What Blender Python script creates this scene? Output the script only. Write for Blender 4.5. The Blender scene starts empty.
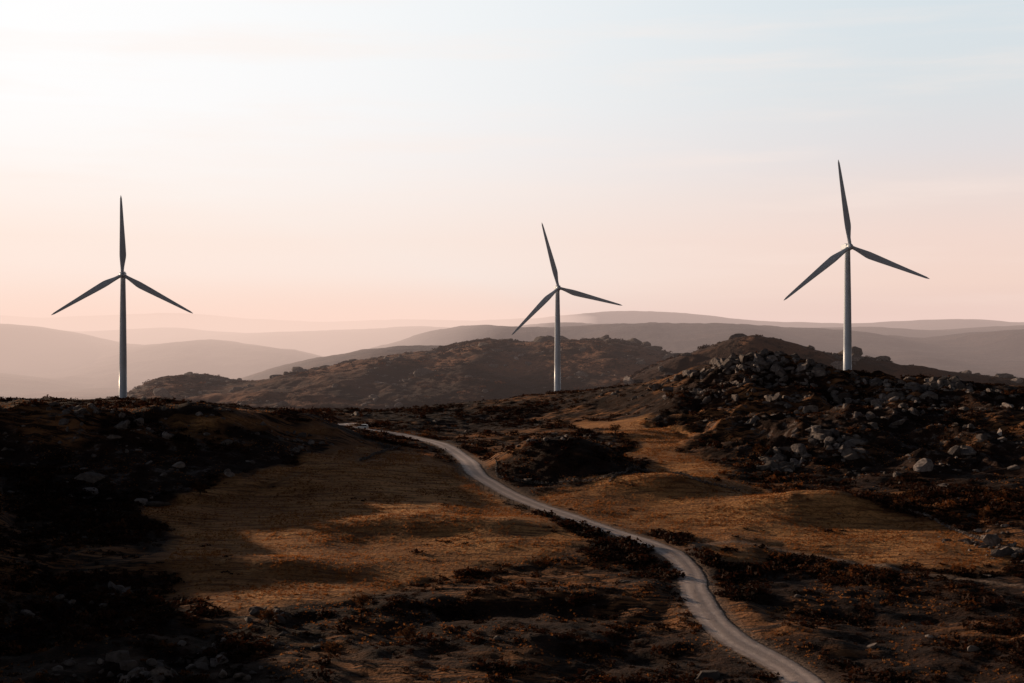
import bpy, bmesh, math, numpy as np
from mathutils import Vector, Matrix
rng=np.random.default_rng(7)
S=bpy.context.scene
F=1422.2; V0=341.5; CZ=60.0
SUN_AZ=math.radians(48)   # left of the +Y view axis
SUN_EL=math.radians(10.5)
sun_dir=np.array([-math.sin(SUN_AZ)*math.cos(SUN_EL), math.cos(SUN_AZ)*math.cos(SUN_EL), math.sin(SUN_EL)])

def lin(r,g,b):
    f=lambda c:(c/255/12.92) if c/255<=0.04045 else ((c/255+0.055)/1.055)**2.4
    return (f(r),f(g),f(b),1.0)
def sstep(a,b,x):
    t=np.clip((x-a)/(b-a),0,1); return t*t*(3-2*t)

# ------------------------------------------------------------------ noise
def _h(xi,yi,s):
    h=(xi*374761393+yi*668265263+s*974634777)&0xffffffff
    h=((h^(h>>13))*1274126177)&0xffffffff
    h=((h^(h>>16))*2246822519)&0xffffffff
    return ((h^(h>>15))&0xffffff)/float(0xffffff)*2-1
def vn(x,y,s):
    xf=np.floor(x); yf=np.floor(y); xi=xf.astype(np.int64); yi=yf.astype(np.int64)
    tx=x-xf; ty=y-yf
    tx=tx*tx*tx*(tx*(tx*6-15)+10); ty=ty*ty*ty*(ty*(ty*6-15)+10)
    a=_h(xi,yi,s); b=_h(xi+1,yi,s); c=_h(xi,yi+1,s); d=_h(xi+1,yi+1,s)
    return (a*(1-tx)+b*tx)*(1-ty)+(c*(1-tx)+d*tx)*ty
def fbm(x,y,scale,octv,s=0,gain=0.5,ridged=False):
    x=x/scale; y=y/scale; o=np.zeros_like(x); a=1.0; n=0
    for i in range(octv):
        v=vn(x,y,s+i*17)
        if ridged: v=1-2*np.abs(v)
        o+=a*v; n+=a; a*=gain
        x,y=x*1.6-y*1.2+3.7, x*1.2+y*1.6-1.3
    return o/n

# ------------------------------------------------------------------ terrain definition
ctrl=[]
rows=[
 [(0,683,225),(250,683,230),(512,683,235),(770,683,238),(1024,683,235)],
 [(0,600,288),(180,600,288),(350,600,292),(512,600,300),(690,600,296),(850,600,300),(1024,600,300)],
 [(0,545,340),(180,540,348),(350,540,350),(512,540,356),(650,545,352),(800,545,360),(1024,545,362)],
 [(0,500,392),(130,500,398),(250,500,404),(400,500,406),(520,500,412),(700,500,422),(850,500,430),(1024,500,425)],
 [(0,460,440),(200,460,446),(320,462,456),(450,458,505),(560,462,480),(700,460,505),(850,455,500),(1024,455,490)],
 [(0,432,485),(150,432,490),(270,434,505),(440,438,595),(600,428,600),(700,425,585),(800,420,550),(900,425,545),(1024,430,530)],
 [(0,414,620),(130,413,640),(250,417,620),(345,424,655)],
 [(0,398,790),(124,401,812),(240,408,760),(345,416,720),(420,409,790),(500,402,880),(557,394,957),(640,388,800),(700,366,715),(760,357,690),(850,371,690),(930,377,690),(1024,388,670)],
 [(640,405,690),(750,392,640),(850,398,625),(950,402,610),(1024,410,600)],
]
for r in rows:
    for (u,v,d) in r: ctrl.append((u,v,d))
    u,v,d=r[0]; 
    if u==0: ctrl.append((-260,v,d))
    u,v,d=r[-1]
    if u==1024: ctrl.append((1290,v,d))
def W(u,v,d): return ((u-512)/F*d, d, CZ-(v-V0)/F*d)
CP=[W(*c) for c in ctrl]
CP+=[(174,735,37.5),(174,790,28),(-330,960,-15),(-200,1000,-20),(-60,980,0),(40,1060,8),(150,1000,5),(300,950,-5),(450,900,-5),
     (-100,120,2),(100,120,2),(0,-200,0),(-300,-200,0),(300,-200,0),(-400,150,6),(400,150,3),(0,30,0)]
CP=np.array(CP)
def U(r2): return 0.5*r2*np.log(np.maximum(r2,1e-9))
sc=300.0
A=CP[:,:2]/sc; n=len(CP)
K=U(((A[:,None]-A[None])**2).sum(-1))+np.eye(n)*0.001
Pm=np.hstack([np.ones((n,1)),A])
M=np.block([[K,Pm],[Pm.T,np.zeros((3,3))]])
wt=np.linalg.solve(M,np.concatenate([CP[:,2],np.zeros(3)]))
def tps(x,y):
    X=x/sc;Y=y/sc
    o=wt[n]+wt[n+1]*X+wt[n+2]*Y
    for i in range(n): o=o+wt[i]*U((X-A[i,0])**2+(Y-A[i,1])**2)
    return o
# ridges: depth, front width, back width, crest profile (u,v), noise amp
RID=[
 (1150,200,300,[(430,440),(560,396),(620,384),(655,366),(680,356),(705,350),(735,337),(760,335),(790,341),(815,350),(850,356),(880,358),(905,364),(960,374),(1060,382),(1300,400)],7.0),
 (1650,420,500,[(-200,440),(60,408),(130,399),(150,389),(172,378),(190,373),(212,376),(240,383),(270,380),(300,373),(340,366),(380,358),(430,352),(462,343),(485,338),(515,344),(560,341),(600,340),(640,346),(668,356),(720,372),(800,400),(1300,430)],13.0),
 (3200,450,600,[(-500,360),(-60,368),(0,374),(50,380),(100,388),(150,396),(220,420),(1400,440)],10.0),
 (3000,600,800,[(-400,420),(150,400),(240,381),(290,366),(330,356),(380,347),(430,345),(480,348),(540,352),(700,370),(1400,400)],16.0),
 (4700,900,1200,[(-400,400),(300,380),(360,352),(405,340),(440,329),(475,325),(520,328),(570,327),(620,324),(680,325),(740,325),(800,328),(860,331),(905,337),(950,339),(990,333),(1030,329),(1200,322),(1600,330)],24.0),
 (4300,800,1000,[(-600,318),(-100,318),(0,324),(40,333),(90,344),(130,347),(170,342),(205,339),(245,345),(290,350),(340,362),(420,400),(1400,420)],20.0),
 (6800,1000,1300,[(-900,322),(-60,322),(60,332),(150,327),(240,334),(330,330),(420,326),(470,330),(560,322),(640,326),(760,328),(860,327),(930,331),(1000,327),(1200,322),(1600,330)],24.0),
 (11000,1500,2500,[(-900,316),(0,315),(60,319),(130,316),(185,313),(240,318),(310,321),(400,319),(470,321),(530,318),(575,314),(615,310),(650,310),(700,314),(760,320),(850,324),(930,320),(1000,323),(1100,320),(1600,320)],26.0),
]
def hills(x,y):
    base=-60+12*fbm(x,y,900,4,5)
    out=base
    for i,(d,wf,wb,prof,amp) in enumerate(RID):
        pu=np.array([(p[0]-512)/F*d for p in prof]); pz=np.array([CZ-(p[1]-V0)/F*d for p in prof])
        q=d*0.006
        cz=(np.interp(x-2*q,pu,pz)+2*np.interp(x-q,pu,pz)+3*np.interp(x,pu,pz)+2*np.interp(x+q,pu,pz)+np.interp(x+2*q,pu,pz))/9
        xw=x+d*0.03*fbm(x,y,d*0.08,3,160+i)
        dy=y-(d+0.10*d*fbm(xw,np.zeros_like(x)+i*31.7+y*0.2,d*0.14,3,60+i))
        w=np.where(dy<0,wf,wb)
        g=np.exp(-(dy/w)**2)
        nz=fbm(x,y,d*0.10,6,80+i*7,0.55,True)
        z=-60+(cz+60)*g+amp*nz*(1.1-0.85*g)+amp*0.25*fbm(x,y,d*0.02,4,11+i,0.6)
        out=np.maximum(out,z)
    return out
def bumpg(x,y,cx,cy,rx,ry,h): return h*np.exp(-(((x-cx)/rx)**2+((y-cy)/ry)**2))
def knoll(x,y): return np.exp(-(((x-18)/21)**2+((y-478)/26)**2)**1.6)
def h_base(x,y):
    w=(1-sstep(980,1150,y))*(1-sstep(480,900,np.abs(x)))
    t=np.zeros_like(x); m=w>0
    t[m]=tps(x[m],y[m])
    hl=hills(x,y)
    out=hl*(1-w)+t*w
    # walled knoll beside the road
    out+=9.0*knoll(x,y)
    # added hills, unseen left of the view, to shadow the lower left
    out+=bumpg(x,y,-226,450,46,62,25)+bumpg(x,y,-186,335,42,48,35)
    out+=bumpg(x,y,-152,245,38,42,32)*sstep(-78,-112,x)
    # rises added on left plateau brow and right-hand pasture to cast shadow bands
    out+=bumpg(x,y,-148,468,30,20,11)+bumpg(x,y,-112,492,26,20,9)+bumpg(x,y,-78,520,24,20,7)
    out+=bumpg(x,y,46,436,20,13,5)+bumpg(x,y,88,408,26,13,4.5)+bumpg(x,y,-20,372,30,10,2.2)
    out+=bumpg(x,y,-62,322,34,9,2.4)+bumpg(x,y,10,300,26,9,2.0)
    nz=w*(1.0*fbm(x,y,48,3,3)+1.8*fbm(x,y,140,2,9))
    return out+nz
def site(u,v,dmax=1100):
    d=np.arange(200.0,dmax,0.5)
    x=(u-512)/F*d; z=CZ-(v-V0)/F*d
    h=h_base(x,d); i=np.argmax(z<h)
    if not (z<h).any(): i=len(d)-1
    return np.array([x[i],d[i],h[i]])

# ------------------------------------------------------------------ road centreline
rd_uv=[(860,720),(815,694),(793,674),(765,657),(738,642),(716,624),(702,606),(694,590),(690,574),(681,561),(664,549),(636,539),(602,528),(570,517),(541,507),(514,496),(492,484),(474,471),(462,457),(447,447),(425,440),(398,434),(372,430),(350,427)]
rp=np.array([site(*p) for p in rd_uv])
road_end=rp[-2]*0.6+rp[-1]*0.4
ext=rp[-1]+np.array([[-5,14,0],[-4,45,0]])
rp=np.vstack([rp,ext])
def catmull(p,per=14):
    q=np.vstack([2*p[0]-p[1],p,2*p[-1]-p[-2]]); o=[]
    for i in range(1,len(q)-2):
        t=np.linspace(0,1,per,endpoint=False)[:,None]
        o.append(0.5*((2*q[i])+(-q[i-1]+q[i+1])*t+(2*q[i-1]-5*q[i]+4*q[i+1]-q[i+2])*t**2+(-q[i-1]+3*q[i]-3*q[i+1]+q[i+2])*t**3))
    return np.vstack(o+[q[-2][None]])
def resample(p,step):
    s=np.concatenate([[0],np.cumsum(np.linalg.norm(np.diff(p[:,:2],axis=0),axis=1))])
    t=np.arange(0,s[-1],step)
    return np.stack([np.interp(t,s,p[:,k]) for k in range(p.shape[1])],1)
def smooth(a,k):
    ker=np.hanning(k+2)[1:-1]; ker/=ker.sum()
    return np.convolve(np.pad(a,(k//2,k//2),mode='edge'),ker,'valid')[:len(a)]
rc=resample(catmull(rp),1.5)
rc[:,0]=smooth(rc[:,0],9); rc[:,1]=smooth(rc[:,1],9)
rc[:,2]=smooth(h_base(rc[:,0].copy(),rc[:,1].copy()),25)
tk=resample(catmull(np.array([site(*p) for p in [(676,557),(700,548),(735,543),(780,549),(840,560),(920,575),(1040,590)]])),1.5)
tk[:,2]=smooth(h_base(tk[:,0].copy(),tk[:,1].copy()),15)

# ------------------------------------------------------------------ regions (world-space polygons)
def poly(uv): return np.array([site(*p)[:2] for p in uv])
fields=[poly(p) for p in [
 [(165,528),(172,592),(250,606),(330,598),(420,580),(500,560),(560,548),(610,540),(560,522),(500,500),(470,478),(440,458),(400,446),(350,462),(300,482),(240,500)],
 [(140,505),(165,528),(240,500),(330,470),(400,446),(345,440),(330,452),(250,480),(180,495)],
 [(520,492),(600,520),(680,540),(720,548),(860,556),(1010,566),(1024,550),(940,528),(860,510),(790,500),(735,478),(690,455),(640,445),(650,470),(600,484)],
 [(570,425),(640,445),(700,455),(690,430),(640,418)],
 [(170,423),(330,422),(345,429),(200,431)],
]]
rocky=[poly(p) for p in [
 [(650,420),(690,378),(740,360),(820,366),(900,378),(1010,388),(1024,470),(900,470),(780,470),(700,440)],
 [(0,404),(120,408),(240,414),(320,430),(310,470),(180,495),(60,520),(0,520)],
]]
def inpoly(x,y,P):
    c=np.zeros(x.shape,bool); j=len(P)-1
    for i in range(len(P)):
        xi,yi=P[i]; xj,yj=P[j]
        if yi!=yj:
            c^=((yi>y)!=(yj>y))&(x<(xj-xi)*(y-yi)/(yj-yi)+xi)
        j=i
    return c
def masks(x,y):
    wx=x+9*fbm(x,y,22,4,301); wy=y+18*fbm(x,y,26,4,302)
    f=np.zeros(x.shape); r=np.zeros(x.shape)
    for k in range(4):
        ox,oy=[(-1.5,-2.5),(1.5,2.5),(-1.5,2.5),(1.5,-2.5)][k]
        a=np.zeros(x.shape,bool); b=np.zeros(x.shape,bool)
        for P in fields: a|=inpoly(wx+ox,wy+oy,P)
        for P in rocky: b|=inpoly(wx+3*ox,wy+3*oy,P)
        f+=a*0.25; r+=b*0.25
    kn=knoll(x,y)
    return f*(1-sstep(0.2,0.5,kn)),r

# ------------------------------------------------------------------ ground grid
def axis(lo,hi,st,gl,gh,endlo,endhi,g2,mid):
    a=list(np.arange(lo,hi,st)); s=st
    v=a[-1]
    while v<endhi: s=min(s*(1+(gh if abs(v)<mid else g2)),900); v+=s; a.append(v)
    s=st; v=a[0]; b=[]
    while v>endlo: s=min(s*(1+(gl if abs(v)<mid else g2)),900); v-=s; b.append(v)
    return np.array(b[::-1]+a)
gx=axis(-380,380,1.3,0.012,0.012,-22000,22000,0.022,750)
gy=axis(200,880,1.3,0.06,0.0045,-600,34000,0.016,1900)
X,Y=np.meshgrid(gx,gy)
Z=np.zeros_like(X)
for i in range(0,len(gy),100):
    Z[i:i+100]=h_base(X[i:i+100],Y[i:i+100])
MF=np.zeros_like(X); MR=np.zeros_like(X)
iy=np.where((gy>150)&(gy<1150))[0]; ix=np.where(np.abs(gx)<560)[0]
sl=(slice(iy[0],iy[-1]+1),slice(ix[0],ix[-1]+1))
MF[sl],MR[sl]=masks(X[sl],Y[sl])
near=(1-sstep(1000,1300,Y))
xs,ys=X[sl],Y[sl]
rough=(1-MF[sl])
right=sstep(20,80,xs)
Z[sl]+=near[sl]*(rough*(1.15*fbm(xs,ys,11,3,41)+0.45*fbm(xs,ys,3.5,2,45))+0.16*fbm(xs,ys,6,2,51)+0.9*fbm(xs,ys,24,2,52)
      + MR[sl]*((2.6+3.4*right)*(fbm(xs,ys,30,5,55,0.55,True)-0.3)))
DR=np.full_like(X,99.0); RZ=np.zeros_like(X); DT=np.full_like(X,99.0)
for p in rc:
    a=slice(np.searchsorted(gx,p[0]-11),np.searchsorted(gx,p[0]+11)); b=slice(np.searchsorted(gy,p[1]-11),np.searchsorted(gy,p[1]+11))
    d=np.hypot(X[b,a]-p[0],Y[b,a]-p[1]); m=d<DR[b,a]
    DR[b,a]=np.where(m,d,DR[b,a]); RZ[b,a]=np.where(m,p[2],RZ[b,a])
for p in tk:
    a=slice(np.searchsorted(gx,p[0]-6),np.searchsorted(gx,p[0]+6)); b=slice(np.searchsorted(gy,p[1]-6),np.searchsorted(gy,p[1]+6))
    DT[b,a]=np.minimum(DT[b,a],np.hypot(X[b,a]-p[0],Y[b,a]-p[1]))
t=sstep(4.2,10,DR); Z=np.where(DR<11,(RZ-0.12)*(1-t)+Z*t,Z)
def gz(x,y):
    i=np.clip(np.searchsorted(gx,x)-1,0,len(gx)-2); j=np.clip(np.searchsorted(gy,y)-1,0,len(gy)-2)
    tx=(x-gx[i])/(gx[i+1]-gx[i]); ty=(y-gy[j])/(gy[j+1]-gy[j])
    return (Z[j,i]*(1-tx)+Z[j,i+1]*tx)*(1-ty)+(Z[j+1,i]*(1-tx)+Z[j+1,i+1]*tx)*ty
DD=np.minimum(DR,DT+2.2)
def gd(A_,x,y):
    i=np.clip(np.searchsorted(gx,x)-1,0,len(gx)-2); j=np.clip(np.searchsorted(gy,y)-1,0,len(gy)-2)
    return A_[j,i]

def mesh_obj(name,V,Fc,mat,smooth_=False,attrs=None,parent=None):
    V=np.asarray(V,dtype=np.float32); Fc=np.asarray(Fc,dtype=np.int32); k=Fc.shape[1]
    me=bpy.data.meshes.new(name)
    me.vertices.add(len(V)); me.vertices.foreach_set("co",V.ravel())
    me.loops.add(Fc.size); me.loops.foreach_set("vertex_index",Fc.ravel())
    me.polygons.add(len(Fc)); me.polygons.foreach_set("loop_start",np.arange(0,Fc.size,k,dtype=np.int32))
    me.polygons.foreach_set("loop_total",np.full(len(Fc),k,dtype=np.int32))
    me.polygons.foreach_set("use_smooth",np.full(len(Fc),smooth_))
    for an,av in (attrs or {}).items():
        if av.ndim==1:
            at=me.attributes.new(an,'FLOAT','POINT'); at.data.foreach_set("value",av.astype(np.float32))
        else:
            at=me.attributes.new(an,'FLOAT_COLOR','POINT'); at.data.foreach_set("color",av.astype(np.float32).ravel())
    me.update()
    if mat: me.materials.append(mat)
    o=bpy.data.objects.new(name,me); S.collection.objects.link(o)
    if parent: o.parent=parent
    return o

# ------------------------------------------------------------------ materials
class NT:
    def __init__(s,m):
        m.use_nodes=True; s.t=m.node_tree; s.t.nodes.clear()
    def n(s,ty,**k):
        nd=s.t.nodes.new(ty)
        for a,b in k.items():
            if a.startswith('i_'):
                kk=a[2:]; kk=int(kk) if kk.isdigit() else kk.replace('_',' ')
                nd.inputs[kk].default_value=b
            else: setattr(nd,a,b)
        return nd
    def l(s,a,b): s.t.links.new(a,b)
    def noise(s,vec,scale,detail=4,rough=0.55):
        nd=s.n('ShaderNodeTexNoise',i_Scale=scale,i_Detail=detail,i_Roughness=rough); s.l(vec,nd.inputs['Vector']); return nd.outputs['Fac']
    def rng(s,v,a,b,c=0,d=1):
        nd=s.n('ShaderNodeMapRange',i_1=a,i_2=b,i_3=c,i_4=d); nd.interpolation_type='SMOOTHSTEP'; s.l(v,nd.inputs[0]); return nd.outputs[0]
    def mix(s,f,a,b,blend='MIX'):
        nd=s.n('ShaderNodeMix',data_type='RGBA',blend_type=blend)
        for src,idx in ((f,0),(a,6),(b,7)):
            if isinstance(src,(int,float)): nd.inputs[idx].default_value=src
            elif isinstance(src,tuple): nd.inputs[idx].default_value=src if len(src)==4 else src+(1,)
            else: s.l(src,nd.inputs[idx])
        return nd.outputs[2]
    def math(s,op,a,b=0.0):
        nd=s.n('ShaderNodeMath',operation=op)
        for src,idx in ((a,0),(b,1)):
            if isinstance(src,(int,float)): nd.inputs[idx].default_value=src
            else: s.l(src,nd.inputs[idx])
        return nd.outputs[0]
    def finish(s,col,rough=0.9,bump=None,bs=1.0,bd=1.0,spec=0.2,metal=0,trans=0):
        p=s.n('ShaderNodeBsdfPrincipled'); o=s.n('ShaderNodeOutputMaterial')
        if isinstance(col,tuple): p.inputs['Base Color'].default_value=col if len(col)==4 else col+(1,)
        else: s.l(col,p.inputs['Base Color'])
        p.inputs['Roughness'].default_value=rough; p.inputs['Specular IOR Level'].default_value=spec; p.inputs['Metallic'].default_value=metal
        if bump is not None:
            b=s.n('ShaderNodeBump',i_Strength=bs,i_Distance=bd); s.l(bump,b.inputs['Height']); s.l(b.outputs[0],p.inputs['Normal'])
        if trans>0:
            tr=s.n('ShaderNodeBsdfTranslucent'); mx=s.n('ShaderNodeMixShader',i_0=trans)
            s.l(s.mix(1.0,col,(1.0,0.75,0.55),'MULTIPLY'),tr.inputs[0])
            s.l(p.outputs[0],mx.inputs[1]); s.l(tr.outputs[0],mx.inputs[2]); s.l(mx.outputs[0],o.inputs[0])
        else: s.l(p.outputs[0],o.inputs[0])
        return p
def mat(name):
    m=bpy.data.materials.new(name); return m,NT(m)

gm,N=mat("ground_material")
pos=N.n('ShaderNodeNewGeometry').outputs['Position']
at=N.n('ShaderNodeAttribute',attribute_name="mask"); sep=N.n('ShaderNodeSeparateColor'); N.l(at.outputs['Color'],sep.inputs[0])
n1=N.noise(pos,0.02,5); n2=N.noise(pos,0.16,6,0.65); n3=N.noise(pos,1.1,4,0.6); n4=N.noise(pos,0.004,8,0.62)
mp=N.n('ShaderNodeMapping'); mp.inputs['Rotation'].default_value=(0,0,math.radians(-25)); mp.inputs['Scale'].default_value=(0.05,0.35,0.1); N.l(pos,mp.inputs[0])
n5=N.noise(mp.outputs[0],1.6,5,0.65)
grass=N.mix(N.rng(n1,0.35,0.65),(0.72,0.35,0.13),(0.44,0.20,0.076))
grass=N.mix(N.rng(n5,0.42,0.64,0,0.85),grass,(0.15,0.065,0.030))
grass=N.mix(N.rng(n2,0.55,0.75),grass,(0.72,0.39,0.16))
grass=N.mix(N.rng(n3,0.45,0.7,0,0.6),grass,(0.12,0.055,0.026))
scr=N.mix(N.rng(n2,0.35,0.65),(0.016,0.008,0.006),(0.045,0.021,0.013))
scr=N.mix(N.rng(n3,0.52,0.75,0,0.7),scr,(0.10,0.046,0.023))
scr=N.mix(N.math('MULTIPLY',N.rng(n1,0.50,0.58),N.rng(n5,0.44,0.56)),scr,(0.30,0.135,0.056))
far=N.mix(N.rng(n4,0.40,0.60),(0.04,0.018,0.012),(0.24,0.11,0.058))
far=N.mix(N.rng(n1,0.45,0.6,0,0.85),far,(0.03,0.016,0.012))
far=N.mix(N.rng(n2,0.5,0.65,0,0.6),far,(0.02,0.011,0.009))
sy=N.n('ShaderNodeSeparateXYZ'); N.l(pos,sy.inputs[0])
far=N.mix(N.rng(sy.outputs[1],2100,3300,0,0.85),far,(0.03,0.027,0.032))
rk=N.mix(N.rng(n3,0.3,0.7),(0.04,0.03,0.026),(0.18,0.145,0.13))
scr=N.mix(N.math('MULTIPLY',sep.outputs[1],N.rng(n2,0.54,0.64)),scr,rk)
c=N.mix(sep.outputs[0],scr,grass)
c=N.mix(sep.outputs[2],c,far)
verge=at.outputs['Alpha']
c=N.mix(N.math('MULTIPLY',verge,N.rng(n3,0.3,0.5)),c,(0.32,0.225,0.17))
bh=N.math('ADD',N.math('MULTIPLY',n2,0.8),N.math('MULTIPLY',n3,0.8))
bh=N.math('ADD',bh,N.math('MULTIPLY',N.math('MULTIPLY',n4,sep.outputs[2]),60.0))
N.finish(c,0.95,bh,0.7,1.0,0.1)

rm,N=mat("gravel_material")
pos=N.n('ShaderNodeNewGeometry').outputs['Position']
ac=N.n('ShaderNodeAttribute',attribute_name="across").outputs['Fac']
n1=N.noise(pos,0.5,5,0.65); n2=N.noise(pos,4,3,0.7)
c=N.mix(N.rng(n1,0.3,0.7),(0.70,0.57,0.51),(0.52,0.40,0.36))
rut=N.rng(N.math('ABSOLUTE',N.math('SUBTRACT',N.math('ABSOLUTE',ac),0.45)),0.05,0.3)
c=N.mix(N.math('MULTIPLY',rut,0.55),c,(0.26,0.18,0.15))
edge=N.rng(N.math('ADD',N.math('ABSOLUTE',ac),N.math('MULTIPLY',n1,0.6)),1.08,1.3)
c=N.mix(edge,c,(0.13,0.075,0.05))
c=N.mix(N.rng(n2,0.55,0.8,0,0.5),c,(0.25,0.19,0.17))
N.finish(c,0.6,N.math('ADD',n1,N.math('MULTIPLY',n2,0.3)),0.5,0.4,0.5)

def tintmat(name,c1,c2,c3,rough=0.9,bump=False,trans=0,sc_=1.3):
    m,N=mat(name); pos=N.n('ShaderNodeNewGeometry').outputs['Position']
    t=N.n('ShaderNodeAttribute',attribute_name="tint").outputs['Fac']
    c=N.mix(N.rng(t,0.0,0.6),c1,c2); c=N.mix(N.rng(t,0.75,1.0),c,c3)
    nz=N.noise(pos,sc_,5,0.65)
    c=N.mix(N.rng(nz,0.35,0.7,0,0.7),c,tuple(x*0.4 for x in c1))
    N.finish(c,rough,nz if bump else None,0.9,0.8,0.15,0,trans)
    return m
shrub_m=tintmat("heather_material",(0.020,0.010,0.007),(0.055,0.024,0.014),(0.22,0.095,0.04),trans=0.35)
rock_m=tintmat("granite_material",(0.12,0.097,0.088),(0.22,0.182,0.165),(0.37,0.31,0.285),0.9,True,0,0.7)
tuft_m=tintmat("dry_grass_material",(0.20,0.09,0.034),(0.38,0.175,0.063),(0.55,0.29,0.11),trans=0.5)
leaf_m=tintmat("foliage_material",(0.05,0.025,0.013),(0.12,0.055,0.022),(0.26,0.13,0.055),trans=0.4)
bark_m,N=mat("bark_material"); N.finish((0.07,0.045,0.03),0.9)
wood_m,N=mat("weathered_wood_material"); N.finish((0.12,0.09,0.07),0.9)
tw_m,N=mat("turbine_paint"); pos=N.n('ShaderNodeTexCoord').outputs['Object']
nz=N.noise(pos,0.25,4); N.finish(N.mix(N.rng(nz,0.3,0.7),(0.62,0.68,0.76),(0.54,0.60,0.68)),0.4,spec=0.45)

# ------------------------------------------------------------------ ground mesh
ny,nx=X.shape
idx=np.arange(ny*nx).reshape(ny,nx)
Fq=np.stack([idx[:-1,:-1],idx[:-1,1:],idx[1:,1:],idx[1:,:-1]],-1).reshape(-1,4)
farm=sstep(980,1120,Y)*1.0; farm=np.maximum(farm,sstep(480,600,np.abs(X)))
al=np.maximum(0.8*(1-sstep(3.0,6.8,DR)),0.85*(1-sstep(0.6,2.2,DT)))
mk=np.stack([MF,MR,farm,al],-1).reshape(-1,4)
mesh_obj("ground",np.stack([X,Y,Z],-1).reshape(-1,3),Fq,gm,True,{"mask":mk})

# ------------------------------------------------------------------ road
tg=np.gradient(rc[:,:2],axis=0); tg/=np.linalg.norm(tg,axis=1)[:,None]; nr=np.stack([-tg[:,1],tg[:,0]],1)
ac=np.array([-1,-0.85,-0.6,-0.45,-0.2,0,0.2,0.45,0.6,0.85,1.0]); prof=np.array([-0.08,0.0,-0.01,-0.03,0.02,0.04,0.02,-0.03,-0.01,0,-0.08])
hw=3.1+0.55*(1-sstep(240,310,rc[:,1]))+0.5*fbm(rc[:,0],rc[:,1],9,3,71)
RV=[];RA=[]
for i,p in enumerate(rc):
    for a,q in zip(ac,prof):
        RV.append((p[0]+nr[i,0]*a*hw[i],p[1]+nr[i,1]*a*hw[i],p[2]+0.06+q)); RA.append(a)
k=len(ac); ri=np.arange(len(rc)*k).reshape(-1,k)
RF=np.stack([ri[:-1,:-1],ri[:-1,1:],ri[1:,1:],ri[1:,:-1]],-1).reshape(-1,4)[:,::-1]
mesh_obj("gravel_road",RV,RF,rm,True,{"across":np.array(RA)})

# ------------------------------------------------------------------ scatter helpers
def rock_t(seed,sub=2,cuts=11):
    r=np.random.default_rng(seed); bm=bmesh.new(); bmesh.ops.create_icosphere(bm,subdivisions=sub,radius=1)
    V=np.array([v.co[:] for v in bm.verts]); Fc=np.array([[v.index for v in f.verts] for f in bm.faces]); bm.free()
    V*=1+0.10*r.standard_normal(len(V))[:,None]*0.5
    for _ in range(cuts):
        nn=r.standard_normal(3); nn/=np.linalg.norm(nn); cc=r.uniform(0.4,0.8)
        V-=np.maximum(0,V@nn-cc)[:,None]*nn
    V/=np.abs(V).max()
    V*=np.array([1,r.uniform(0.7,1),r.uniform(0.6,0.95)])
    return V,Fc
def shrub_t(seed,nq=46,hz=0.75,size=0.3):
    r=np.random.default_rng(seed); V=[];Fc=[]
    lob=[(r.uniform(-0.45,0.45),r.uniform(-0.45,0.45),r.uniform(0.4,0.65)) for _ in range(4)]
    for i in range(nq):
        lx,ly,lr=lob[r.integers(4)]
        d=r.standard_normal(3); d/=np.linalg.norm(d); d[2]=abs(d[2])
        rr=lr*r.uniform(0.55,1.08); c=np.array([lx,ly,0])+d*rr; c[2]*=hz*1.3
        a=d+0.9*r.standard_normal(3); a/=np.linalg.norm(a)
        b=np.cross(a,r.standard_normal(3)); b/=np.linalg.norm(b); e=np.cross(a,b)
        s=size*r.uniform(0.6,1.2); k=len(V)
        V+=[c-b*s*0.5-e*s*0.3,c+b*s*0.5-e*s*0.35,c+e*s*0.7+a*s*0.2]; Fc.append((k,k+1,k+2))
    return np.array(V),np.array(Fc)
def tuft_t(seed):
    r=np.random.default_rng(seed); V=[];Fc=[]
    for i in range(9):
        an=r.uniform(0,6.28); c=np.array([r.uniform(-.5,.5),r.uniform(-.5,.5),-0.05]); w=np.array([math.cos(an),math.sin(an),0])*0.16
        k=len(V); V+=[c-w,c+w,c+np.array([r.uniform(-.35,.35),r.uniform(-.35,.35),r.uniform(0.5,1.0)])]; Fc.append((k,k+1,k+2))
    return np.array(V),np.array(Fc)
def scatter(name,T,P,Sc,m,tint=None,tilt=0.0,parent=None):
    Vs=[];Fs=[];Ts=[];off=0; which=rng.integers(0,len(T),len(P))
    if tint is None: tint=rng.random(len(P))
    for k,(tv,tf) in enumerate(T):
        s=np.where(which==k)[0]
        if len(s)==0: continue
        yaw=rng.uniform(0,6.283,len(s)); c,si=np.cos(yaw),np.sin(yaw)
        v=tv[None]*Sc[s][:,None,:]
        if tilt>0:
            a=rng.normal(0,tilt,len(s)); ca,sa=np.cos(a)[:,None],np.sin(a)[:,None]
            v=np.stack([v[...,0],v[...,1]*ca-v[...,2]*sa,v[...,1]*sa+v[...,2]*ca],-1)
        x=v[...,0]*c[:,None]-v[...,1]*si[:,None]; y=v[...,0]*si[:,None]+v[...,1]*c[:,None]
        v=np.stack([x,y,v[...,2]],-1)+P[s][:,None,:]
        f=tf[None]+(np.arange(len(s))*len(tv))[:,None,None]+off
        Vs.append(v.reshape(-1,3)); Fs.append(f.reshape(-1,tf.shape[1])); off+=len(s)*len(tv)
        Ts.append(np.repeat(tint[s],len(tv)))
    return mesh_obj(name,np.vstack(Vs),np.vstack(Fs),m,False,{"tint":np.concatenate(Ts)},parent)
def cand(n_,y0,y1,half=0.40,margin=30):
    y=np.sqrt(rng.uniform(y0**2,y1**2,n_)); x=rng.uniform(-1,1,n_)*(half*y+margin); return x,y
def pts(x,y,dz=0.0): return np.stack([x,y,gz(x,y)+dz],1)

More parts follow.
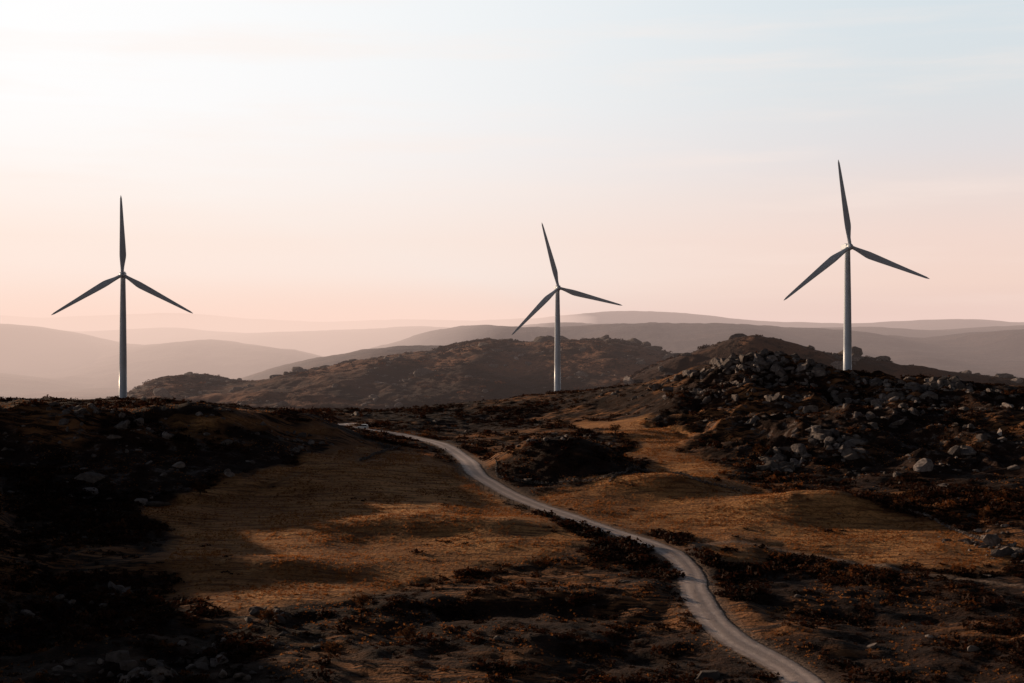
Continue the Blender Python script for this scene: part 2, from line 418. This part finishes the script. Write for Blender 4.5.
ST=[shrub_t(i) for i in range(7)]
x1,y1=cand(66000,195,1000); x2,y2=cand(46000,195,430,0.38,12)
x=np.concatenate([x1,x2]); y=np.concatenate([y1,y2]); ex=np.concatenate([np.ones(len(x1)),np.full(len(x2),0.75)])
f,r=masks(x,y); dr=gd(DD,x,y)
cl=fbm(x,y,16,3,201)+0.5*fbm(x,y,60,2,205)
p=np.where(f>0.4,0.010+0.25*sstep(0.45,0.7,cl),0.08+sstep(-0.32,0.25,cl)*0.9)*(dr>5.0)*np.where((f>0.4)&(ex<1),0.4,1)
p=np.maximum(p,0.9*(knoll(x,y)>0.3))
k=rng.random(len(x))<p; x,y,f,cl,ex=x[k],y[k],f[k],cl[k],ex[k]
sz=rng.lognormal(0.15,0.52,len(x))*np.where(f>0.4,0.55,1.0)*(0.8+0.8*np.clip(cl,0,1))*ex; sz=np.clip(sz,0.35,3.8)
scatter("heather_shrubs",ST,pts(x,y,-0.1),np.stack([sz*1.15,sz,sz*rng.uniform(0.6,1.1,len(x))],1),shrub_m,
        np.clip(rng.random(len(x))*0.9+0.3*fbm(x,y,40,2,207),0,1))
# distant scrub on the hills behind
x,y=cand(42000,950,2000,0.40,60)
cl=fbm(x,y,70,4,211); k=rng.random(len(x))<sstep(-0.15,0.3,cl); x,y=x[k],y[k]
sz=rng.lognormal(1.0,0.4,len(x))
scatter("hillside_scrub",ST[:4],pts(x,y,-0.3),np.stack([sz*1.3,sz,sz*0.7],1),shrub_m)
# grass tufts
TT=[tuft_t(i) for i in range(6)]
x,y=cand(200000,200,620,0.38,10)
f,r=masks(x,y); dr=gd(DD,x,y); cl=fbm(x,y,12,3,221)+0.5*fbm(x,y,4,2,225)
k=(rng.random(len(x))<np.where(f>0.5,0.15+0.85*sstep(-0.25,0.35,cl),0.35*sstep(0,0.4,-cl)))&(dr>4.2); x,y,cl=x[k],y[k],cl[k]
sz=rng.uniform(0.18,0.5,len(x))
scatter("grass",TT,pts(x,y),np.stack([sz,sz,sz],1),tuft_m,np.clip(rng.random(len(x))*0.7+0.3+0.5*fbm(x,y,30,3,229),0,1))
# rocks
RT=[rock_t(i,2) for i in range(8)]; RT3=[rock_t(50+i,3,18) for i in range(10)]
x,y=cand(60000,195,900); f,r=masks(x,y); dr=gd(DD,x,y); cl=fbm(x,y,24,4,231,0.5,True)
p=np.where(r>0.4,0.26*sstep(0.25,0.6,cl),0.014*sstep(0.1,0.5,cl))*np.where(f>0.4,0.02,1)*(dr>4.8)
k=rng.random(len(x))<p; x,y=x[k],y[k]; sz=np.clip(rng.lognormal(-0.2,0.75,len(x)),0.25,4.2)
scatter("boulders",RT,pts(x,y,0.0),np.stack([sz*1.3,sz,sz*rng.uniform(0.6,1.1,len(x))],1),rock_m,tilt=0.3)
x,y=cand(14000,980,1900,0.40,60); cl=fbm(x,y,60,4,241,0.5,True); k=(rng.random(len(x))<sstep(0.25,0.6,cl)*0.7)&(gz(x,y)>-10); x,y=x[k],y[k]
sz=rng.lognormal(0.9,0.6,len(x))
scatter("hill_rocks",RT,pts(x,y),np.stack([sz*1.3,sz,sz*0.8],1),rock_m,tilt=0.3)
# tors: piles of big granite blocks
tors=[(672,384,7,7,5.0),(690,374,10,7,6.0),(706,371,12,6,6.4),(722,367,16,7,7.2),(738,364,18,7,8.4),(752,363,18,7,9.2),(768,363,18,7,8.8),(785,366,16,8,7.4),(803,370,14,7,6.4),(820,377,10,7,5.4),(868,380,14,6,7.0),(885,382,9,6,5.0),(912,387,16,5,7.8),(930,386,18,5,9.0),(945,386,16,5,8.6),(960,389,16,5,7.6),(985,395,9,7,5.0),(1012,397,9,7,4.8),
 (780,404,14,6,6.4),(795,398,14,5,6.2),(740,384,14,7,6.6),(770,378,15,7,6.8),(815,440,22,7,6.6),(840,446,18,7,6.0),(790,458,28,7,6.8),(772,466,14,5,5.2),(850,454,16,6,5.4),(720,400,11,7,5.2),(700,392,10,7,5.2),(880,396,16,8,6.0),(845,392,16,7,6.2),(900,414,15,9,5.6),(940,410,14,8,6.0),(925,398,14,8,5.8),(990,440,10,8,4.8),(870,425,14,8,5.2),(1000,412,12,8,5.0),(960,430,10,7,4.8),(820,410,12,8,5.4),(760,420,10,8,4.8),
 (41,397,8,2.5,4.8),(10,402,6,5,3.4),(70,405,10,6,4.2),(84,407,9,5,3.8),(190,412,6,8,2.8),(60,425,9,10,3.6),(110,440,9,9,3.6),(30,450,8,9,3.4),(160,425,6,8,3.0),(220,440,8,8,3.0),(280,436,8,8,2.8),(295,448,9,7,3.0),(310,440,6,6,2.6),
 (120,592,10,2.2,3.8),(105,600,6,3,2.4),(130,668,14,4.5,3.6),(205,658,12,3.5,3.4),(222,642,8,2.6,2.8),(60,602,6,3,2.4),(150,678,14,4,3.6),(250,676,8,4,2.4),(270,614,12,4,2.6),(300,640,8,5,2.0),(60,670,8,5,2.6),(985,545,16,6,3.4),(1010,555,14,5,3.4),(1000,530,10,5,3.0),(960,540,8,5,2.4),(650,392,10,7,4.4),(610,395,7,8,3.8),(590,392,7,7,3.6),(480,445,5,4,1.8),(580,438,9,6,2.4),(550,440,8,6,2.4),(605,444,8,5,2.2),(530,445,6,4,2.0)]
TP=[];TS=[]
for (u,v,n_,sp,s_) in tors:
    c0=site(u,v)
    for j in range(int(n_*1.5)):
        a=rng.uniform(0,6.283); rr=sp*1.3*math.sqrt(rng.random()); q=1-0.5*rr/sp/1.3
        px,py=c0[0]+rr*math.cos(a),c0[1]+rr*math.sin(a)*1.2
        s=s_*q*rng.choice([0.2,0.35,0.5,0.75])*rng.uniform(0.8,1.15)
        TP.append((px,py,float(gz(np.array([px]),np.array([py]))[0])+s*rng.uniform(-0.2,0.35))); TS.append((s*rng.uniform(0.9,1.6),s,s*rng.uniform(0.7,1.15)))
TP=np.array(TP); TS=np.array(TS)
keep=(np.hypot(TP[:,0]-173.9,TP[:,1]-737)>7)&(gd(DD,TP[:,0],TP[:,1])>5.5)
scatter("granite_tors",RT3,TP[keep],TS[keep],rock_m,tilt=0.35)

# dry-stone walls
def wall(name,uv,closed=False,hh=0.9):
    p=np.array([site(*q) for q in uv])
    if closed: p=np.vstack([p,p[:1]])
    l=resample(catmull(p,8),0.55)
    P=[];Sc=[]
    for q in l:
        for lev in range(3):
            if lev==2 and rng.random()<0.4: continue
            px=q[0]+rng.normal(0,0.12); py=q[1]+rng.normal(0,0.12); s=rng.uniform(0.28,0.42)
            P.append((px,py,float(gz(np.array([px]),np.array([py]))[0])+0.15+lev*hh/3)); Sc.append((s*1.2,s,s*0.75))
    scatter(name,RT[:5],np.array(P),np.array(Sc),rock_m,tilt=0.2)
wall("stone_wall",[(497,462),(500,478),(540,484),(600,482),(640,474)])
wall("stone_wall",[(610,484),(640,470),(690,478),(740,490)])
wall("stone_wall",[(885,505),(930,520),(980,540),(1018,556)])
wall("stone_wall",[(360,462),(380,452),(400,447)])

# fence posts along the road
FV=[];FF=[]
fc=rc[(rc[:,1]>350)&(rc[:,1]<560)]; fi=resample(np.hstack([fc,nr[(rc[:,1]>350)&(rc[:,1]<560)]]),5.0)
posts=[]
for q in fi:
    px,py=q[0]+q[3]*5.4,q[1]+q[4]*5.4; pz=float(gz(np.array([px]),np.array([py]))[0]); posts.append((px,py,pz))
    k=len(FV)
    for z_,w_ in ((-0.1,0.09),(1.25,0.075)):
        for a,b in ((-1,-1),(1,-1),(1,1),(-1,1)): FV.append((px+a*w_,py+b*w_,pz+z_))
    FF+=[(k,k+1,k+5,k+4),(k+1,k+2,k+6,k+5),(k+2,k+3,k+7,k+6),(k+3,k,k+4,k+7),(k+4,k+5,k+6,k+7)]
for a,b in zip(posts[:-1],posts[1:]):
    for hz in (0.5,1.0):
        k=len(FV)
        for p in (a,b):
            for dz in (-0.02,0.02): FV.append((p[0],p[1],p[2]+hz+dz))
        FF.append((k,k+2,k+3,k+1))
mesh_obj("wire_fence",FV,FF,wood_m)

# ------------------------------------------------------------------ small trees
def tree(u,v,H,seed,col=leaf_m):
    c0=site(u,v); z0=float(gz(c0[:1],c0[1:2])[0]); r=np.random.default_rng(seed)
    e=bpy.data.objects.new("small_tree",None); e.location=(c0[0],c0[1],z0-0.15); S.collection.objects.link(e)
    V=[];Fc=[]
    def limb(a,b,r0,r1):
        a=np.array(a);b=np.array(b); d=(b-a)/np.linalg.norm(b-a); s=np.cross(d,[0.3,0.9,0.2]); s/=np.linalg.norm(s); t_=np.cross(d,s); k=len(V)
        for p,rr in ((a,r0),(b,r1)):
            for j in range(6):
                an=j/6*6.283; V.append(p+rr*(math.cos(an)*s+math.sin(an)*t_))
        for j in range(6): Fc.append((k+j,k+(j+1)%6,k+6+(j+1)%6,k+6+j))
    limb((0,0,0),(0.05*H,0,0.4*H),0.05*H,0.035*H)
    tips=[]
    for j in range(8):
        a=r.uniform(0,6.283); b=(0.3*H*math.cos(a),0.3*H*math.sin(a),H*r.uniform(0.45,0.88)); limb((0.05*H*r.random(),0,H*r.uniform(0.2,0.4)),b,0.025*H,0.008*H); tips.append(b)
    mesh_obj("trunk",V,Fc,bark_m,True,None,e)
    P=[];
    for b in tips:
        for _ in range(6): P.append(np.array(b)*np.array([1,1,0.8])+r.normal(0,0.13*H,3))
    P=np.array(P); sz=r.uniform(0.12,0.22,len(P))*H
    scatter("crown",[shrub_t(90+i,40,1.0,0.32) for i in range(3)],P,np.stack([sz,sz,sz],1),leaf_m,None,0.8,e)
for i,(u,v,H) in enumerate([(200,497,4.5),(362,608,3.4),(268,625,3.6),(405,640,3.2),(615,436,4.0),(670,405,4.0),(757,455,3.5),(985,520,3.4),(330,655,3.2),(575,405,4.0),(912,500,3)]): tree(u,v,H,i)

# ------------------------------------------------------------------ wind turbines
def lathe(pr,seg=32):
    V=[];Fc=[]
    for (r_,z_) in pr:
        for j in range(seg): V.append((r_*math.cos(j/seg*6.28318),r_*math.sin(j/seg*6.28318),z_))
    for i in range(len(pr)-1):
        for j in range(seg): Fc.append((i*seg+j,i*seg+(j+1)%seg,(i+1)*seg+(j+1)%seg,(i+1)*seg+j))
    return V,Fc
def turbine(x,y,z,off,yaw,Ht=71,L=45):
    e=bpy.data.objects.new("wind_turbine",None); e.location=(x,y,z); e.rotation_euler=(0,0,yaw); S.collection.objects.link(e)
    V,Fc=lathe([(2.9,-3),(2.9,0.35),(2.25,0.36),(2.1,Ht*0.3),(2.12,Ht*0.3+0.1),(1.85,Ht*0.62),(1.87,Ht*0.62+0.1),(1.4,Ht-1.6),(1.5,Ht-1.5),(1.5,Ht-1.0)])
    mesh_obj("tower",V,Fc,tw_m,True,None,e)
    bm=bmesh.new(); bmesh.ops.create_cube(bm,size=1)
    for v in bm.verts:
        v.co=Vector((v.co.x*3.4,v.co.y*9.5+2.2,v.co.z*3.4))
        if v.co.y>4: v.co.x*=0.8; v.co.z=v.co.z*0.8+0.2
    bmesh.ops.bevel(bm,geom=bm.edges[:],offset=0.6,segments=3,affect='EDGES',profile=0.6)
    bmesh.ops.create_cube(bm,size=0.5,matrix=Matrix.Translation((0.5,5.4,2.0)))
    me=bpy.data.meshes.new("nacelle"); bm.to_mesh(me); bm.free(); me.materials.append(tw_m)
    o=bpy.data.objects.new("nacelle",me); S.collection.objects.link(o); o.parent=e; o.location=(0,0,Ht+0.6)
    V,Fc=lathe([(1.5,-0.2),(1.65,0.6),(1.6,1.6),(1.35,2.5),(0.9,3.2),(0.4,3.55),(0.0,3.65)],24)
    o=mesh_obj("hub",V,Fc,tw_m,True,None,e); o.rotation_euler=(math.pi/2,0,0); o.location=(0,-2.7,Ht+0.6)
    for k in range(3):
        V=[];Fc=[];seg=18;ns=26
        for i in range(ns):
            s=i/(ns-1); rr=1.0+s*(L-1.0)
            ch=np.interp(s,[0,0.05,0.12,0.22,0.35,0.6,0.85,0.96,1.0],[1.9,1.9,2.7,3.8,3.4,2.4,1.5,1.0,0.2])
            th=np.interp(s,[0,0.05,0.12,0.22,0.5,1.0],[1.9,1.85,1.3,0.85,0.4,0.06])
            tw=math.radians(np.interp(s,[0,0.2,0.5,1],[22,14,5,0])); ctr=np.interp(s,[0,0.05,0.22,1],[0,0,0.55,0.1])
            for j in range(seg):
                a=j/seg*6.28318; cx=math.cos(a)*ch/2+ctr*0.9; cy=math.sin(a)*th/2*(1 if s<0.06 else (0.65+0.35*(-math.cos(a))))
                V.append((cx*math.cos(tw)-cy*math.sin(tw),cx*math.sin(tw)+cy*math.cos(tw)-1.2*s*s,rr))
        for i in range(ns-1):
            for j in range(seg): Fc.append((i*seg+j,i*seg+(j+1)%seg,(i+1)*seg+(j+1)%seg,(i+1)*seg+j))
        o=mesh_obj("blade",V,Fc,tw_m,True,None,e); o.location=(0,-4.0,Ht+0.6); o.rotation_euler=(0,math.radians(off+120*k),0)
def place(u,vh,d,off,yaw):
    x,y,zh=W(u,vh,d); turbine(x,y,zh-71.6,off,yaw)
place(123,275,812,-1.0,math.radians(10)); place(557.5,288,957,-15,math.radians(8)); place(847.5,247,737,-8.5,math.radians(5))

# ------------------------------------------------------------------ white car on the far end of the road
def car():
    i=int(np.argmin(np.hypot(rc[:,0]-road_end[0],rc[:,1]-road_end[1])))
    yaw=math.atan2(tg[i,1],tg[i,0])
    e=bpy.data.objects.new("parked_car",None); e.location=(rc[i,0],rc[i,1],rc[i,2]+0.09); e.rotation_euler=(0,0,yaw); S.collection.objects.link(e)
    pm,N=mat("white_car_paint"); N.finish((0.82,0.82,0.82),0.3,spec=0.5)
    gl,N=mat("car_glass"); N.finish((0.02,0.02,0.025),0.1,spec=0.6)
    ty,N=mat("tyre_rubber"); N.finish((0.02,0.02,0.02),0.8)
    def hull(name,secs,m):
        bm=bmesh.new(); rws=[[bm.verts.new(p) for p in s] for s in secs]
        for a,b in zip(rws[:-1],rws[1:]):
            for j in range(len(a)): bm.faces.new((a[j],a[(j+1)%len(a)],b[(j+1)%len(a)],b[j]))
        bm.faces.new(rws[0]); bm.faces.new(rws[-1][::-1]); bmesh.ops.recalc_face_normals(bm,faces=bm.faces)
        bmesh.ops.bevel(bm,geom=bm.edges[:],offset=0.05,segments=2,affect='EDGES')
        me=bpy.data.meshes.new(name); bm.to_mesh(me); bm.free(); me.materials.append(m); o=bpy.data.objects.new(name,me); S.collection.objects.link(o); o.parent=e
    def rect(x_,w,z0_,z1): return [(x_,-w,z0_),(x_,w,z0_),(x_,w*0.95,z1),(x_,-w*0.95,z1)]
    hull("body",[rect(-2.3,0.8,0.4,1.0),rect(-2.1,0.92,0.28,1.15),rect(-0.6,0.95,0.25,1.18),rect(1.0,0.95,0.25,1.15),rect(2.1,0.9,0.28,1.0),rect(2.3,0.8,0.4,0.85)],pm)
    hull("windows",[rect(-2.1,0.82,1.14,1.2),rect(-1.95,0.8,1.14,1.75),rect(0.3,0.78,1.14,1.75),rect(1.1,0.82,1.14,1.18)],gl)
    hull("roof",[rect(-2.0,0.78,1.7,1.78),rect(-1.8,0.82,1.7,1.92),rect(0.2,0.82,1.7,1.92),rect(0.5,0.76,1.7,1.76)],pm)
    for i,(wx,wy) in enumerate(((-1.4,-0.85),(-1.4,0.85),(1.4,-0.85),(1.4,0.85))):
        V,Fc=lathe([(0,-0.1),(0.32,-0.11),(0.36,-0.08),(0.36,0.08),(0.32,0.11),(0,0.1)],18)
        o=mesh_obj("wheel_%d"%(i+1),V,Fc,ty,True,None,e); o.location=(wx,wy,0.36); o.rotation_euler=(math.pi/2,0,0)
car()

# ------------------------------------------------------------------ haze (absorbing volumes, emission colour stands in for sunlit air)
def haze(name,poly_,z0,z1,dens,col,g=1.0):
    m,N=mat(name+"_air"); a=N.n('ShaderNodeVolumeAbsorption'); a.inputs['Color'].default_value=(0,0,0,1); a.inputs['Density'].default_value=dens
    em=N.n('ShaderNodeEmission'); em.inputs['Color'].default_value=col; em.inputs['Strength'].default_value=dens*g
    ad=N.n('ShaderNodeAddShader'); o=N.n('ShaderNodeOutputMaterial'); N.l(a.outputs[0],ad.inputs[0]); N.l(em.outputs[0],ad.inputs[1]); N.l(ad.outputs[0],o.inputs['Volume'])
    bm=bmesh.new(); lo=[bm.verts.new((p[0],p[1],z0)) for p in poly_]; hi=[bm.verts.new((p[0],p[1],z1)) for p in poly_]; k=len(poly_)
    bm.faces.new(lo[::-1]); bm.faces.new(hi)
    for j in range(k): bm.faces.new((lo[j],lo[(j+1)%k],hi[(j+1)%k],hi[j]))
    bmesh.ops.recalc_face_normals(bm,faces=bm.faces)
    me=bpy.data.meshes.new(name); bm.to_mesh(me); bm.free(); me.materials.append(m); ob=bpy.data.objects.new(name,me); S.collection.objects.link(ob)
haze("haze",[(-18000,900),(18000,900),(18000,33000),(-18000,33000)],-200,380,8.0e-5,lin(240,209,198))
haze("valley_haze",[(-9000,950),(-443,950),(600,9860),(-9000,9860)],-150,230,2.4e-4,lin(255,220,202),1.05)

# ------------------------------------------------------------------ world
w=bpy.data.worlds.new("World"); S.world=w; N=NT(w)
tc=N.n('ShaderNodeTexCoord').outputs['Generated']; sx=N.n('ShaderNodeSeparateXYZ'); N.l(tc,sx.inputs[0])
dp=N.n('ShaderNodeVectorMath',operation='DOT_PRODUCT'); N.l(tc,dp.inputs[0]); dp.inputs[1].default_value=(-math.sin(SUN_AZ),math.cos(SUN_AZ),0)
def ramp(st):
    nd=N.n('ShaderNodeValToRGB'); cr=nd.color_ramp
    while len(cr.elements)<len(st): cr.elements.new(0.5)
    for e_,(p_,c_) in zip(cr.elements,st): e_.position=p_; e_.color=c_
    N.l(sx.outputs[2],nd.inputs[0]); return nd.outputs[0]
top=[(0.34,lin(100,110,128)),(0.48,lin(40,46,60)),(1.0,lin(22,27,38))]
Lr=ramp([(0.0,lin(254,234,218)),(0.03,lin(255,246,236)),(0.045,lin(255,252,246)),(0.07,lin(255,243,234)),(0.11,lin(255,250,246)),(0.16,lin(255,255,255)),(0.25,lin(255,255,255))]+top)
Rr=ramp([(0.0,lin(226,198,190)),(0.02,lin(228,199,189)),(0.04,lin(243,215,201)),(0.07,lin(241,217,207)),(0.10,lin(233,219,214)),(0.13,lin(223,221,223)),(0.17,lin(216,224,228)),(0.25,lin(213,226,233))]+top)
mx=N.mix(N.rng(dp.outputs['Value'],0.38,0.89),Rr,Lr)
dim=N.rng(dp.outputs['Value'],-0.6,0.3,0.12,1.0)
cb=N.n('ShaderNodeCombineColor'); [N.l(dim,cb.inputs[i]) for i in range(3)]
mx=N.mix(1.0,mx,cb.outputs[0],'MULTIPLY')
mp=N.n('ShaderNodeMapping'); mp.inputs['Scale'].default_value=(2.5,2.5,26); mp.inputs['Rotation'].default_value=(0,math.radians(3),0); N.l(tc,mp.inputs[0])
cn=N.noise(mp.outputs[0],1.6,6,0.55)
mx=N.mix(N.math('MULTIPLY',N.rng(cn,0.45,0.75,0,0.35),N.rng(sx.outputs[2],0.30,0.40,1,0)),mx,lin(255,238,228))
sk=N.n('ShaderNodeTexSky',sky_type='NISHITA'); sk.sun_disc=False; sk.sun_elevation=SUN_EL; sk.sun_rotation=-SUN_AZ; sk.altitude=900
b1=N.n('ShaderNodeBackground'); N.l(mx,b1.inputs[0]); b1.inputs[1].default_value=1.0
b2=N.n('ShaderNodeBackground'); N.l(sk.outputs[0],b2.inputs[0]); b2.inputs[1].default_value=0.003
ad=N.n('ShaderNodeAddShader'); o=N.n('ShaderNodeOutputWorld'); N.l(b1.outputs[0],ad.inputs[0]); N.l(b2.outputs[0],ad.inputs[1]); N.l(ad.outputs[0],o.inputs[0])

sl_=bpy.data.lights.new("sun",'SUN'); sl_.energy=5; sl_.angle=math.radians(0.5); sl_.color=(1.0,0.72,0.48)
so=bpy.data.objects.new("sun",sl_); S.collection.objects.link(so)
so.rotation_euler=Vector(tuple(sun_dir)).to_track_quat('Z','Y').to_euler()

cd=bpy.data.cameras.new("camera"); cd.lens=50; cd.sensor_width=36; cd.clip_end=80000; cd.clip_start=1
co=bpy.data.objects.new("camera",cd); co.location=(0,0,CZ); co.rotation_euler=(math.pi/2,0,0); S.collection.objects.link(co); S.camera=co
S.view_settings.view_transform='Standard'; S.view_settings.look='None'; S.view_settings.exposure=0
